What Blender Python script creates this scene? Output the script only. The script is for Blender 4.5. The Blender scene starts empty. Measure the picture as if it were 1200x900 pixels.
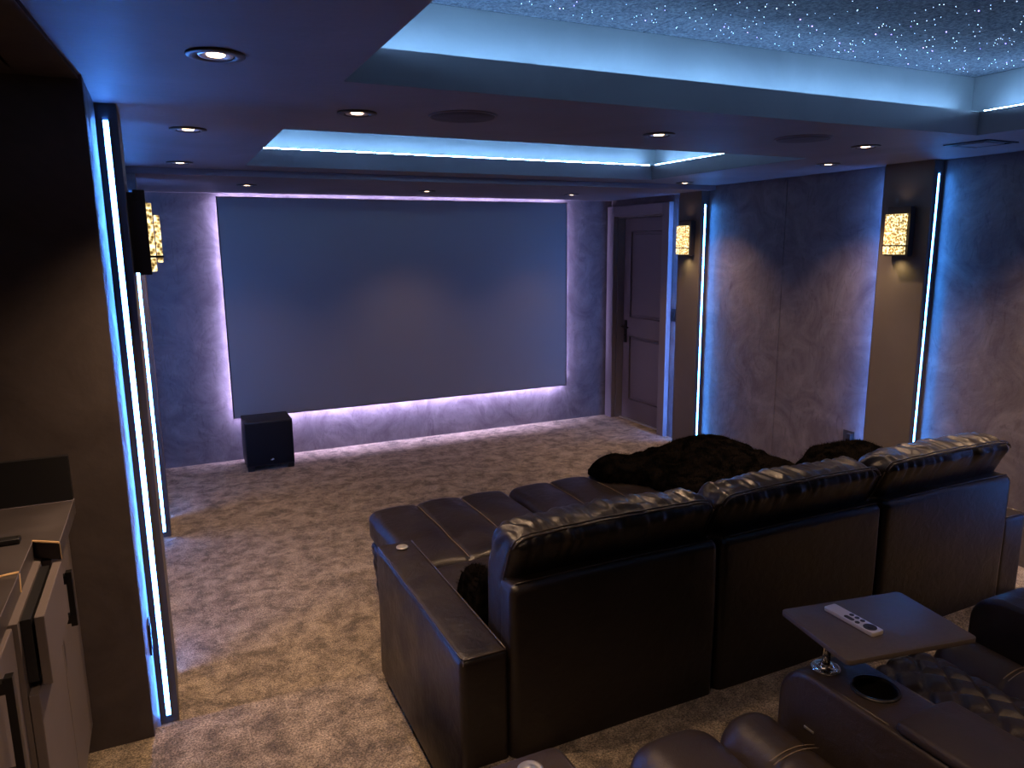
import bpy, bmesh, math, random
from mathutils import Vector, Matrix, noise
C = bpy.context.scene.collection
S = bpy.context.scene
PI = math.pi
random.seed(7)

# ---------------------------------------------------------------- camera
pitch, yaw, roll, focal = 0.186956, 0.440745, -0.0091658, 860.414
cy, sy, cp, sp = math.cos(yaw), math.sin(yaw), math.cos(pitch), math.sin(pitch)
Fw = Vector((sy*cp, cy*cp, -sp)); Rt = Vector((cy, -sy, 0)); Up = Rt.cross(Fw)
cr, sr = math.cos(roll), math.sin(roll)
R2 = Rt*cr + Up*sr; U2 = Up*cr - Rt*sr
camd = bpy.data.cameras.new('camera'); cam = bpy.data.objects.new('camera', camd); C.objects.link(cam)
cam.matrix_world = Matrix((( R2.x, U2.x, -Fw.x, 0), (R2.y, U2.y, -Fw.y, 0), (R2.z, U2.z, -Fw.z, 1.80), (0, 0, 0, 1)))
camd.sensor_fit = 'HORIZONTAL'; camd.sensor_width = 36; camd.lens = 36*focal/1200; camd.clip_start = 0.02
S.camera = cam
# ---------------------------------------------------------------- light levels, world, exposure
COVE = 12.5; BAR = 80.0; HALO = 14.5; SPOT = 75.0; SCONCE = 1.5
w = bpy.data.worlds.new('world'); S.world = w; w.use_nodes = True
w.node_tree.nodes['Background'].inputs[0].default_value = (0.25, 0.4, 1, 1)
w.node_tree.nodes['Background'].inputs[1].default_value = 0.0
S.view_settings.view_transform = 'Standard'; S.view_settings.look = 'None'
S.view_settings.gamma = 1; S.view_settings.use_curve_mapping = False
S.view_settings.exposure = 0.15

# ---------------------------------------------------------------- materials
def mat(name, col, rough=.5, metal=0, spec=.5, emit=None, estr=0):
    m = bpy.data.materials.new(name); m.use_nodes = True
    b = m.node_tree.nodes['Principled BSDF']
    b.inputs['Base Color'].default_value = (*col, 1); b.inputs['Roughness'].default_value = rough
    b.inputs['Metallic'].default_value = metal; b.inputs['Specular IOR Level'].default_value = spec
    if emit: b.inputs['Emission Color'].default_value = (*emit, 1); b.inputs['Emission Strength'].default_value = estr
    return m
def nodes(m): return m.node_tree.nodes, m.node_tree.links, m.node_tree.nodes['Principled BSDF']
def noise_col(m, stops, scale, detail=6, rough=.6, dist=0, bump=0, bscale=None, stretch=(1, 1, 1), rvar=None, bdist=.02):
    n, l, b = nodes(m)
    tc = n.new('ShaderNodeTexCoord'); mp = n.new('ShaderNodeMapping'); mp.inputs['Scale'].default_value = stretch
    l.new(tc.outputs['Object'], mp.inputs['Vector'])
    t = n.new('ShaderNodeTexNoise'); t.inputs['Scale'].default_value = scale; t.inputs['Detail'].default_value = detail
    t.inputs['Roughness'].default_value = rough; t.inputs['Distortion'].default_value = dist
    l.new(mp.outputs[0], t.inputs['Vector'])
    r = n.new('ShaderNodeValToRGB'); e = r.color_ramp.elements
    e[0].position, e[0].color = stops[0][0], (*stops[0][1], 1)
    e[1].position, e[1].color = stops[-1][0], (*stops[-1][1], 1)
    for p, c in stops[1:-1]: x = e.new(p); x.color = (*c, 1)
    l.new(t.outputs['Fac'], r.inputs['Fac']); l.new(r.outputs['Color'], b.inputs['Base Color'])
    if rvar:
        mr = n.new('ShaderNodeMapRange'); mr.inputs['From Min'].default_value = .35; mr.inputs['From Max'].default_value = .65
        mr.inputs['To Min'].default_value = rvar[0]; mr.inputs['To Max'].default_value = rvar[1]
        l.new(t.outputs['Fac'], mr.inputs['Value']); l.new(mr.outputs[0], b.inputs['Roughness'])
    if bump:
        t2 = n.new('ShaderNodeTexNoise'); t2.inputs['Scale'].default_value = bscale or scale; t2.inputs['Detail'].default_value = 8
        l.new(mp.outputs[0], t2.inputs['Vector'])
        bp = n.new('ShaderNodeBump'); bp.inputs['Strength'].default_value = bump; bp.inputs['Distance'].default_value = bdist
        l.new(t2.outputs['Fac'], bp.inputs['Height']); l.new(bp.outputs[0], b.inputs['Normal'])
    return m

M = {}
# trowelled mottled wall finish
M['wall'] = noise_col(mat('trowelled_wall', (.1, .09, .1), .5, spec=.35), [(.3, (.085, .072, .080)), (.5, (.135, .118, .126)), (.72, (.20, .178, .185))], 3.2, 9, .68, 1.6, bump=.35, bscale=9, rvar=(.38, .62))
def add_scratches(m):
    n, l, b = nodes(m)
    tc = n.new('ShaderNodeTexCoord'); mp = n.new('ShaderNodeMapping'); mp.inputs['Scale'].default_value = (6, 6, 2.2); mp.inputs['Rotation'].default_value = (.5, .3, .2)
    l.new(tc.outputs['Object'], mp.inputs['Vector'])
    t = n.new('ShaderNodeTexNoise'); t.inputs['Scale'].default_value = 2.6; t.inputs['Detail'].default_value = 7; t.inputs['Distortion'].default_value = 2.5
    l.new(mp.outputs[0], t.inputs['Vector'])
    r = n.new('ShaderNodeValToRGB'); r.color_ramp.elements[0].position = .30; r.color_ramp.elements[0].color = (.45, .42, .42, 1)
    r.color_ramp.elements[1].position = .42; r.color_ramp.elements[1].color = (1, 1, 1, 1)
    l.new(t.outputs['Fac'], r.inputs['Fac'])
    old = b.inputs['Base Color'].links[0].from_socket
    mx = n.new('ShaderNodeMix'); mx.data_type = 'RGBA'; mx.blend_type = 'MULTIPLY'; mx.inputs['Factor'].default_value = .4
    l.new(old, mx.inputs['A']); l.new(r.outputs['Color'], mx.inputs['B']); l.new(mx.outputs['Result'], b.inputs['Base Color'])
add_scratches(M['wall'])
M['ceiling'] = noise_col(mat('matte_ceiling_paint', (.1, .09, .1), .6, spec=.25), [(.3, (.15, .135, .148)), (.7, (.19, .172, .188))], 2.0, 5, .5, .6, bump=.06, bscale=30)
M['cove'] = noise_col(mat('cove_paint', (.2, .2, .2), .6, spec=.2), [(.3, (.15, .15, .155)), (.7, (.20, .20, .205))], 2.5, 5, .55, .6)
M['star'] = noise_col(mat('star_panel_fabric', (.1, .1, .12), .9, spec=.1), [(.38, (.055, .06, .075)), (.62, (.15, .155, .18))], 90, 4, .7, bump=.4, bscale=120)
M['pilaster'] = noise_col(mat('pilaster_satin', (.1, .09, .08), .48, spec=.35), [(.3, (.105, .09, .085)), (.7, (.125, .108, .10))], 3, 4)
M['bar_wall'] = noise_col(mat('dark_brown_wall', (.05, .04, .04), .65, spec=.2), [(.3, (.060, .048, .047)), (.7, (.095, .078, .076))], 3, 8, .65, 1.2, bump=.15, bscale=10)
M['door'] = mat('door_paint', (.13, .105, .115), .42, spec=.4)
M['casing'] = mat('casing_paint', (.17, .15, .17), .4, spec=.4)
M['black'] = mat('black_plastic', (.012, .012, .014), .45)
M['blackmetal'] = mat('black_metal', (.012, .011, .011), .35, .3)
M['groove'] = mat('grey_profile', (.075, .072, .08), .4)
M['chrome'] = mat('chrome', (.75, .72, .68), .12, 1)
M['alu'] = mat('brushed_aluminium', (.62, .60, .58), .32, .85)
M['bronze'] = mat('dark_trim', (.045, .038, .036), .38, .5)
M['grille'] = noise_col(mat('speaker_grille', (.02, .017, .018), .7), [(.4, (.03, .024, .027)), (.6, (.055, .046, .05))], 260, 1)
M['screen'] = mat('grey_projection_fabric', (.27, .26, .265), .5, spec=.4)
M['cabinet'] = noise_col(mat('taupe_cabinet', (.15, .13, .13), .5, spec=.35), [(.3, (.135, .112, .110)), (.7, (.155, .13, .127))], 5, 3)
M['counter'] = noise_col(mat('dark_stone', (.05, .04, .04), .35), [(.3, (.05, .042, .044)), (.7, (.09, .078, .08))], 8, 6, rvar=(.28, .42))
M['glint'] = mat('golden_edge_glint', (.95, .66, .34), .45, .25)  # golden highlight colour for the counter edges, not metal trim
M['sub'] = mat('black_vinyl_wrap', (.016, .015, .017), .5)
M['cloth'] = mat('grille_cloth', (.008, .009, .012), .85, spec=.2)
M['felt'] = mat('white_print', (.7, .7, .72), .5)
M['remote'] = mat('remote_aluminium', (.66, .62, .62), .35, .35)
M['rubber'] = mat('black_button', (.02, .018, .02), .5)
M['fur'] = noise_col(mat('black_fur', (.006, .005, .005), .95, spec=0), [(.4, (.001, .001, .001)), (.62, (.005, .004, .0035))], 18, 5)

def leather(name, a, b2, rough=(.30, .46)):
    m = mat(name, a, .38, spec=.45)
    noise_col(m, [(.3, a), (.7, b2)], 6, 6, .6, .4, rvar=rough)
    n, l, b = nodes(m)
    tc = n.new('ShaderNodeTexCoord')
    v = n.new('ShaderNodeTexVoronoi'); v.inputs['Scale'].default_value = 420
    nz = n.new('ShaderNodeTexNoise'); nz.inputs['Scale'].default_value = 22; nz.inputs['Detail'].default_value = 5; nz.inputs['Distortion'].default_value = .8
    l.new(tc.outputs['Object'], v.inputs['Vector']); l.new(tc.outputs['Object'], nz.inputs['Vector'])
    b1 = n.new('ShaderNodeBump'); b1.inputs['Strength'].default_value = .12; b1.inputs['Distance'].default_value = .002
    b3 = n.new('ShaderNodeBump'); b3.inputs['Strength'].default_value = .22; b3.inputs['Distance'].default_value = .012
    l.new(v.outputs['Distance'], b1.inputs['Height']); l.new(nz.outputs['Fac'], b3.inputs['Height'])
    l.new(b1.outputs[0], b3.inputs['Normal']); l.new(b3.outputs[0], b.inputs['Normal'])
    return m
M['leather'] = leather('dark_brown_black_leather', (.009, .0062, .0055), (.014, .010, .0085))
M['leather2'] = leather('black_recliner_leather', (.024, .017, .0135), (.034, .025, .020), (.33, .46))
M['piping'] = mat('leather_piping', (.035, .026, .022), .35)
M['thread'] = mat('tan_stitching', (.16, .12, .09), .6)

# carpet
def carpet(name):
    m = mat(name, (.2, .16, .12), .95, spec=.05)
    n, l, b = nodes(m)
    b.inputs['Sheen Weight'].default_value = .15
    tc = n.new('ShaderNodeTexCoord')
    def nz(s, d, r=.6, dist=0):
        t = n.new('ShaderNodeTexNoise'); t.inputs['Scale'].default_value = s; t.inputs['Detail'].default_value = d
        t.inputs['Roughness'].default_value = r; t.inputs['Distortion'].default_value = dist
        l.new(tc.outputs['Object'], t.inputs['Vector']); return t
    def ramp(t, a, ca, bb, cb):
        r = n.new('ShaderNodeValToRGB'); e = r.color_ramp.elements
        e[0].position, e[0].color = a, (*ca, 1); e[1].position, e[1].color = bb, (*cb, 1)
        l.new(t.outputs['Fac'], r.inputs['Fac']); return r
    big = ramp(nz(8, 14, .84, .3), .42, (.125, .098, .072), .585, (.46, .375, .27))
    fine = ramp(nz(150, 3, .85), .40, (.30, .30, .30), .60, (1.55, 1.52, 1.5))
    mx = n.new('ShaderNodeMix'); mx.data_type = 'RGBA'; mx.blend_type = 'MULTIPLY'; mx.inputs['Factor'].default_value = 1
    l.new(big.outputs[0], mx.inputs['A']); l.new(fine.outputs[0], mx.inputs['B']); l.new(mx.outputs['Result'], b.inputs['Base Color'])
    t3 = nz(140, 4, .8)
    bp = n.new('ShaderNodeBump'); bp.inputs['Strength'].default_value = .9; bp.inputs['Distance'].default_value = .012
    l.new(t3.outputs['Fac'], bp.inputs['Height'])
    t4 = nz(8, 14, .84, .3); bp2 = n.new('ShaderNodeBump'); bp2.inputs['Strength'].default_value = .5; bp2.inputs['Distance'].default_value = .03
    l.new(t4.outputs['Fac'], bp2.inputs['Height']); l.new(bp.outputs[0], bp2.inputs['Normal']); l.new(bp2.outputs[0], b.inputs['Normal'])
    return m
M['carpet'] = carpet('mottled_taupe_carpet')
M['carpet2'] = carpet('platform_carpet')

def glow(name, col, s): return mat(name, (0, 0, 0), .5, emit=col, estr=s)
M['cove_led'] = glow('cove_led', (.19, .42, .76), COVE*10)
M['bar_led'] = glow('bar_led_right', (.05, .27, .90), BAR*.75)
M['bar_led_left'] = glow('bar_led_left', (.06, .26, 1.0), BAR)
M['bar_led_far'] = glow('bar_led_far', (.10, .29, 1.0), BAR)
M['halo_led'] = glow('halo_led', (.62, .52, 1.0), HALO*10)
M['bulb'] = glow('lamp_lens', (1, .62, .38), 14)
M['starw'] = glow('star_white', (.62, .75, 1), 7)
M['starp'] = glow('star_violet', (.45, .25, 1), 9)
# sconce glass: seeded amber glass lit from inside
g = mat('seeded_amber_glass', (.5, .3, .1), .25)
n, l, b = nodes(g)
tc = n.new('ShaderNodeTexCoord'); v = n.new('ShaderNodeTexVoronoi'); v.inputs['Scale'].default_value = 80; v.feature = 'F1'
nz = n.new('ShaderNodeTexNoise'); nz.inputs['Scale'].default_value = 60; nz.inputs['Detail'].default_value = 4
l.new(tc.outputs['Object'], v.inputs['Vector']); l.new(tc.outputs['Object'], nz.inputs['Vector'])
mul = n.new('ShaderNodeMath'); mul.operation = 'MULTIPLY'; l.new(v.outputs['Distance'], mul.inputs[0]); l.new(nz.outputs['Fac'], mul.inputs[1])
r = n.new('ShaderNodeValToRGB'); e = r.color_ramp.elements
e[0].position, e[0].color = .13, (.09, .05, .012, 1); e[1].position, e[1].color = .40, (1.3, 1.08, .60, 1); x = e.new(.25); x.color = (.55, .38, .13, 1)
l.new(mul.outputs[0], r.inputs['Fac']); l.new(r.outputs['Color'], b.inputs['Emission Color']); b.inputs['Emission Strength'].default_value = SCONCE
M['glass'] = g
M['sconce_edge'] = glow('lit_glass_edge', (1, .74, .32), SCONCE*1.3)

# ---------------------------------------------------------------- helpers
def box(bm, x0, x1, y0, y1, z0, z1, bev=0, seg=2):
    vs = [bm.verts.new((x, y, z)) for x in (x0, x1) for y in (y0, y1) for z in (z0, z1)]
    F = [(0, 1, 3, 2), (4, 6, 7, 5), (0, 4, 5, 1), (2, 3, 7, 6), (0, 2, 6, 4), (1, 5, 7, 3)]
    fs = [bm.faces.new([vs[i] for i in f]) for f in F]
    if bev:
        ed = list({e for f in fs for e in f.edges})
        bmesh.ops.bevel(bm, geom=ed, offset=bev, segments=seg, profile=.5, affect='EDGES')
    return vs
def prism(bm, pts, ax, a0, a1, bev=0, seg=3):
    """polygon pts in the other two axes, extruded along axis ax from a0 to a1"""
    def P(p, a):
        if ax == 0: return (a, p[0], p[1])
        if ax == 1: return (p[0], a, p[1])
        return (p[0], p[1], a)
    A = [bm.verts.new(P(p, a0)) for p in pts]; B = [bm.verts.new(P(p, a1)) for p in pts]
    n_ = len(pts); fs = [bm.faces.new(A[::-1]), bm.faces.new(B)]
    caps = list(fs[0].edges) + list(fs[1].edges)
    for i in range(n_): fs.append(bm.faces.new((A[i], A[(i+1) % n_], B[(i+1) % n_], B[i])))
    bmesh.ops.recalc_face_normals(bm, faces=fs)
    if bev: bmesh.ops.bevel(bm, geom=caps, offset=bev, segments=seg, profile=.5, affect='EDGES')
def rbox(bm, x0, x1, y0, y1, z0, z1, r, nx=6, ny=6, nz=6, k=4, fn=None):
    """soft rounded box with dense faces; fn moves each point"""
    c = Vector(((x0+x1)/2, (y0+y1)/2, (z0+z1)/2)); h = Vector(((x1-x0)/2, (y1-y0)/2, (z1-z0)/2))
    r = min(r, h.x*.98, h.y*.98, h.z*.98)
    def ax(hh, n_):
        i = hh-r
        edge = [i + r*math.tan(PI/4*(j+1)/k) for j in range(k)]
        mid = [-i + 2*i*j/n_ for j in range(n_+1)]
        return [-q for q in edge[::-1]] + mid + edge
    A = [ax(h.x, nx), ax(h.y, ny), ax(h.z, nz)]; L = [len(q)-1 for q in A]
    cache = {}
    def V(i, j, k_):
        key = (i, j, k_)
        if key in cache: return cache[key]
        p = Vector((A[0][i], A[1][j], A[2][k_]))
        q = Vector([max(-(h[t]-r), min(h[t]-r, p[t])) for t in range(3)])
        d = p-q
        if d.length > 1e-9: d = d.normalized()*r
        p = q+d+c
        if fn: p = fn(p, d.normalized() if d.length > 0 else d)
        cache[key] = bm.verts.new(p); return cache[key]
    for (a, b_, fx) in ((1, 2, 0), (0, 2, 1), (0, 1, 2)):
        for side in (0, L[fx]):
            for i in range(L[a]):
                for j in range(L[b_]):
                    q = []
                    for (di, dj) in ((0, 0), (1, 0), (1, 1), (0, 1)):
                        idx = [0, 0, 0]; idx[fx] = side; idx[a] = i+di; idx[b_] = j+dj
                        q.append(V(*idx))
                    flip = (side == 0) != (fx == 1)
                    try: bm.faces.new(q[::-1] if flip else q)
                    except ValueError: pass
def tube(bm, pts, r, seg=8, closed=False):
    pts = [Vector(p) for p in pts]; n_ = len(pts); rings = []
    for i, p in enumerate(pts):
        a = pts[(i-1) % n_] if (closed or i > 0) else p
        b_ = pts[(i+1) % n_] if (closed or i < n_-1) else p
        t = (b_-a).normalized() if (b_-a).length > 0 else Vector((0, 0, 1))
        u = t.cross(Vector((0, 0, 1)));
        if u.length < .1: u = t.cross(Vector((1, 0, 0)))
        u.normalize(); v_ = u.cross(t)
        rings.append([bm.verts.new(p + (u*math.cos(2*PI*k/seg) + v_*math.sin(2*PI*k/seg))*r) for k in range(seg)])
    for i in range(n_ if closed else n_-1):
        A, B = rings[i], rings[(i+1) % n_]
        for k in range(seg): bm.faces.new((A[k], A[(k+1) % seg], B[(k+1) % seg], B[k]))
    if not closed: bm.faces.new(rings[0][::-1]); bm.faces.new(rings[-1])
def lathe(bm, prof, c, seg=32, cap0=False, cap1=False):
    rings = [[bm.verts.new((c[0]+r_*math.cos(2*PI*k/seg), c[1]+r_*math.sin(2*PI*k/seg), c[2]+z_)) for k in range(seg)] for r_, z_ in prof]
    for A, B in zip(rings, rings[1:]):
        for k in range(seg): bm.faces.new((A[k], A[(k+1) % seg], B[(k+1) % seg], B[k]))
    if cap0: bm.faces.new(rings[0][::-1])
    if cap1: bm.faces.new(rings[-1])
def root_loc(o):
    v = Vector((0, 0, 0))
    while o: v = v + o.location; o = o.parent
    return v
def obj(name, bm, m, parent=None, smooth=False, kind=None):
    if parent: bmesh.ops.translate(bm, verts=bm.verts, vec=-root_loc(parent))
    bmesh.ops.recalc_face_normals(bm, faces=bm.faces)
    me = bpy.data.meshes.new(name); bm.to_mesh(me); bm.free()
    me.materials.append(M[m] if isinstance(m, str) else m)
    if smooth:
        for p in me.polygons: p.use_smooth = True
    o = bpy.data.objects.new(name, me); C.objects.link(o)
    if parent: o.parent = parent
    if kind: o['kind'] = kind
    return o
def smooth_by_angle(o, ang=35):
    me = o.data; bm = bmesh.new(); bm.from_mesh(me)
    for f in bm.faces: f.smooth = True
    for e_ in bm.edges:
        if len(e_.link_faces) == 2 and e_.calc_face_angle(0) > math.radians(ang): e_.smooth = False
    bm.to_mesh(me); bm.free(); return o
def nb(): return bmesh.new()
def bx(name, m, parent, *a, kind=None, bev=0):
    bm = nb(); box(bm, *a, bev=bev); o = obj(name, bm, m, parent, kind=kind)
    if bev: smooth_by_angle(o, 50)
    return o
def thing(name, label, cat, loc, group=None):
    o = bpy.data.objects.new(name, None); C.objects.link(o); o.location = loc; o.empty_display_size = .1
    o['label'] = label; o['category'] = cat
    if group: o['group'] = group
    return o
def tag(o, label, cat, group=None):
    o['label'] = label; o['category'] = cat
    if group: o['group'] = group
    return o
def setting(name, bm, m):
    return obj(name, bm, m, None, kind='structure')
def dup(root, loc, label=None, group=None):
    r_ = root.copy(); C.objects.link(r_); r_.location = loc
    if label: r_['label'] = label
    if group: r_['group'] = group
    for ch in list(root.children):
        c_ = ch.copy(); C.objects.link(c_); c_.parent = r_
        for g_ in list(ch.children):
            d_ = g_.copy(); C.objects.link(d_); d_.parent = c_
    return r_

XL, XR, YF, YB, ZC, ZP = -.15, 4.22, 6.54, -2.4, 2.27, .24
YW = 2.435       # face of the wing wall above the bar
# ---------------------------------------------------------------- room shell
bm = nb(); box(bm, -1.7, 4.5, YB-.1, 6.7, -.1, 0); setting('floor', bm, 'carpet')
# raised platform (two steps wide: deep behind the sofa, further forward beside its left arm)
bm = nb()
prism(bm, [(-1.5, YB), (XR, YB), (XR, 1.845), (.585, 1.845), (.585, 2.455), (.56, 2.48), (XL, 2.48), (XL, 2.44), (-1.5, 2.44)], 2, 0.001, ZP-.012)
plat = setting('platform', bm, 'carpet2')
bm = nb()
prism(bm, [(-1.5, YB), (XR, YB), (XR, 1.852), (.592, 1.852), (.592, 2.45), (.586, 2.472), (.565, 2.487), (XL, 2.487), (XL, 2.44), (-1.5, 2.44)], 2, ZP-.03, ZP, bev=.011)
obj('nosing', bm, 'carpet2', plat, smooth=False)
bm = nb(); box(bm, XL-.1, XR+.1, YF, YF+.1, 0, 2.6); setting('wall_front', bm, 'wall')
bm = nb(); box(bm, -1.6, XR+.1, YB-.1, YB, 0, 2.6); setting('wall_back', bm, 'bar_wall')
bm = nb(); box(bm, XL-.1, XL, YW+.05, YF, 0, 2.45); setting('wall_left', bm, 'wall')
bm = nb(); box(bm, -1.6, XL, YW, YW+.05, 0, 2.45); setting('wall_bar', bm, 'bar_wall')
bm = nb(); box(bm, -1.6, -1.5, YB, YW, 0, 2.6); setting('wall_alcove', bm, 'bar_wall')
# header over the bar opening, running slightly askew
bm = nb(); prism(bm, [(-.30, 2.434), (-.158, 2.434), (-.225, 1.35), (-.31, -.2), (-.45, -.2)], 2, ZC-.012, ZC-.0005)
prism(bm, [(-1.499, 2.434), (-.30, 2.434), (-.31, -.2), (-1.499, -.2)], 2, ZC-.012, ZC-.0005)
setting('trim_1', bm, 'bar_wall')
# right wall: backing plus door opening
DY0, DY1, DZ = 5.60, 6.40, 2.07
bm = nb(); box(bm, XR+.012, XR+.12, YB, DY0, 0, 2.6); box(bm, XR+.012, XR+.12, DY1, YF, 0, 2.6); box(bm, XR+.012, XR+.12, DY0, DY1, DZ, 2.6)
wr = setting('wall_right', bm, 'wall')
for (a, b_, z0, z1) in ((-2.39, -.4, 0, 2.268), (-.396, .9, 0, 2.268), (1.2, 2.055, ZP, 2.268), (2.059, 2.965, 0, 2.268), (3.29, 4.168, 0, 2.268), (4.172, 5.03, 0, 2.268), (5.32, 5.50, 0, 2.23)):
    bm = nb(); box(bm, XR, XR+.0118, a, b_, z0, z1, bev=.0012, seg=1); obj('wall_panel', bm, 'wall', wr)
# ceiling: soffit slab with two rectangular openings
TB = (.527, 3.40, .42, 2.24); TS = (.50, 3.375, 3.2, 4.68); ZL = 2.372
bm = nb()
for (x0, x1, y0, y1) in ((-1.6, XR+.1, YB, TB[2]), (-1.6, TB[0], TB[2], TB[3]), (TB[1], XR+.1, TB[2], TB[3]), (-1.6, XR+.1, TB[3], TS[2]),
                         (-1.6, TS[0], TS[2], TS[3]), (TS[1], XR+.1, TS[2], TS[3]), (-1.6, XR+.1, TS[3], 6.7)):
    box(bm, x0, x1, y0, y1, ZC, ZL)
bmesh.ops.remove_doubles(bm, verts=bm.verts, dist=1e-5)
ceil = setting('ceiling', bm, 'ceiling')
# slightly lower band in front of the screen
bm = nb(); box(bm, XL, XR, 4.95, YF, 2.232, ZC-.0005); setting('trim_2', bm, 'ceiling')
def cove(T, s, zt, seams):
    x0, x1, y0, y1 = T[0]-s, T[1]+s, T[2]-s, T[3]+s
    for a in ((x0-.03, x1+.03, y1, y1+.03), (x0-.03, x1+.03, y0-.03, y0), (x0-.03, x0, y0, y1), (x1, x1+.03, y0, y1)):
        bx('cove_wall', 'cove', ceil, *a, ZL, zt)
    xs = [x0] + seams + [x1]
    for a, b_ in zip(xs, xs[1:]):
        bm = nb(); box(bm, a+.002, b_-.002, y0, y1, zt, zt+.03, bev=.002, seg=1); obj('star_panel', bm, 'star', ceil)
    bx('panel_backing', 'black', ceil, x0, x1, y0, y1, zt+.031, zt+.04)
    return x0, x1, y0, y1
cb = cove(TB, .12, 2.55, [.80, 1.65, 2.80]); cs = cove(TS, .11, 2.50, [1.93])
def cove_led(name, box_, z0, z1, label, t=.004):
    x0, x1, y0, y1 = box_
    r_ = thing(name, label, 'led strip', ((x0+x1)/2, (y0+y1)/2, z0))
    T = TB if box_ is cb else TS; o_ = .03; w_ = .006
    for a in ((T[0], T[1], T[3]+o_, T[3]+o_+w_), (T[0], T[1], T[2]-o_-w_, T[2]-o_), (T[0]-o_-w_, T[0]-o_, T[2], T[3]), (T[1]+o_, T[1]+o_+w_, T[2], T[3])):
        bx('led_tape', 'cove_led', r_, *a, z0, z1)
cove_led('cove_led_strip', cb, ZL+.0005, ZL+.0072, 'blue LED strip glowing inside the large starlit ceiling tray')
cove_led('cove_led_strip', cs, ZL+.0005, ZL+.0085, 'blue LED strip glowing inside the small ceiling tray near the screen')
# fibre-optic stars
def stars(name, T, zt, count, label):
    for mm, frac, base in (('starw', .9, .0010), ('starp', .1, .0016)):
        bm = nb()
        for i in range(int(count*frac)):
            x = random.uniform(T[0]+.05, T[1]-.05); y = random.uniform(T[2]+.05, T[3]-.05); q = base*random.uniform(.7, 1.5)
            bmesh.ops.create_icosphere(bm, subdivisions=1, radius=q, matrix=Matrix.Translation((x, y, zt-.0006)))
        o = obj('star_lights', bm, mm, ceil, kind='stuff')
stars('s', cb, 2.55, 1450, ''); stars('s', cs, 2.50, 700, '')

# ---------------------------------------------------------------- pilasters and vertical light bars
def pilaster(side, y0, y1, ztop=ZC-.001, z0=0.001):
    xw = XR+.011 if side > 0 else XL; xf = 4.14 if side > 0 else -.085
    a, b_ = min(xw, xf), max(xw, xf)
    bm = nb(); box(bm, a, b_, y0, y1, z0, ztop, bev=.002, seg=1)
    o = setting('pilaster', bm, 'pilaster'); return o
def light_bar(side, y, near, label, z0=.03, z1=2.19, group=None):
    """aluminium channel on the flank of a pilaster, facing along the wall"""
    xw = XR if side > 0 else XL; xf = 4.14 if side > 0 else -.085
    xa, xb = min(xw, xf), max(xw, xf); t = -1 if near else 1
    r_ = thing('led_light_bar', label, 'led strip', ((xa+xb)/2, y, z0), group)
    ya, yb = sorted((y+t*.0008, y+t*.004))
    bx('channel_back', 'groove', r_, xa+.001, xb-.001, ya, yb, z0, z1+.06)
    xm = (xa+xb)/2 - (.004 if side > 0 else .003); hw = .0075
    for s_ in (-1, 1):
        q = sorted((xm+s_*(hw+.001), xm+s_*(hw+.0045))); yy = sorted((y+t*.004, y+t*.011))
        bx('channel_lip', 'groove', r_, *q, *yy, z0, z1)
    yy = sorted((y+t*.0042, y+t*.009))
    bx('diffuser', 'bar_led_far' if not near else 'bar_led' if side > 0 else 'bar_led_left', r_, xm-hw, xm+hw, *yy, z0+.01, z1-.01)
    return r_
pilaster(1, 2.965, 3.29); pilaster(1, 5.03, 5.32, 2.231); pilaster(1, .90, 1.2, z0=ZP+.001)
pilaster(-1, 2.87, 3.20); pilaster(-1, 4.92, 5.25, 2.231)
light_bar(1, 2.965, True, 'tall blue light bar on the near edge of the right wall pilaster behind the sofa', z1=2.20)
light_bar(1, 5.03, True, 'tall blue light bar on the near edge of the pilaster beside the door', z1=2.13)
light_bar(1, 3.29, False, 'blue light bar hidden on the far flank of the right wall pilaster nearer the sofa')
light_bar(1, 5.32, False, 'blue light bar hidden between the door casing and the pilaster', z1=2.13)
light_bar(1, 1.2, False, 'added blue light bar on the right wall beyond the frame, beside the back row seats', z0=ZP+.03)  # unseen bar, added for its glow on the foreground
light_bar(-1, 2.87, True, 'widest, nearest blue light bar running full height on the left wall', z1=2.225)
light_bar(-1, 4.92, True, 'second blue light bar on the left wall, partly hidden by the wall lamp', z1=2.13)
light_bar(-1, 3.20, False, 'blue light bar hidden on the far flank of the nearest left wall pilaster')
light_bar(-1, 5.25, False, 'blue light bar hidden on the far flank of the left wall pilaster near the screen', z1=2.13)

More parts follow.
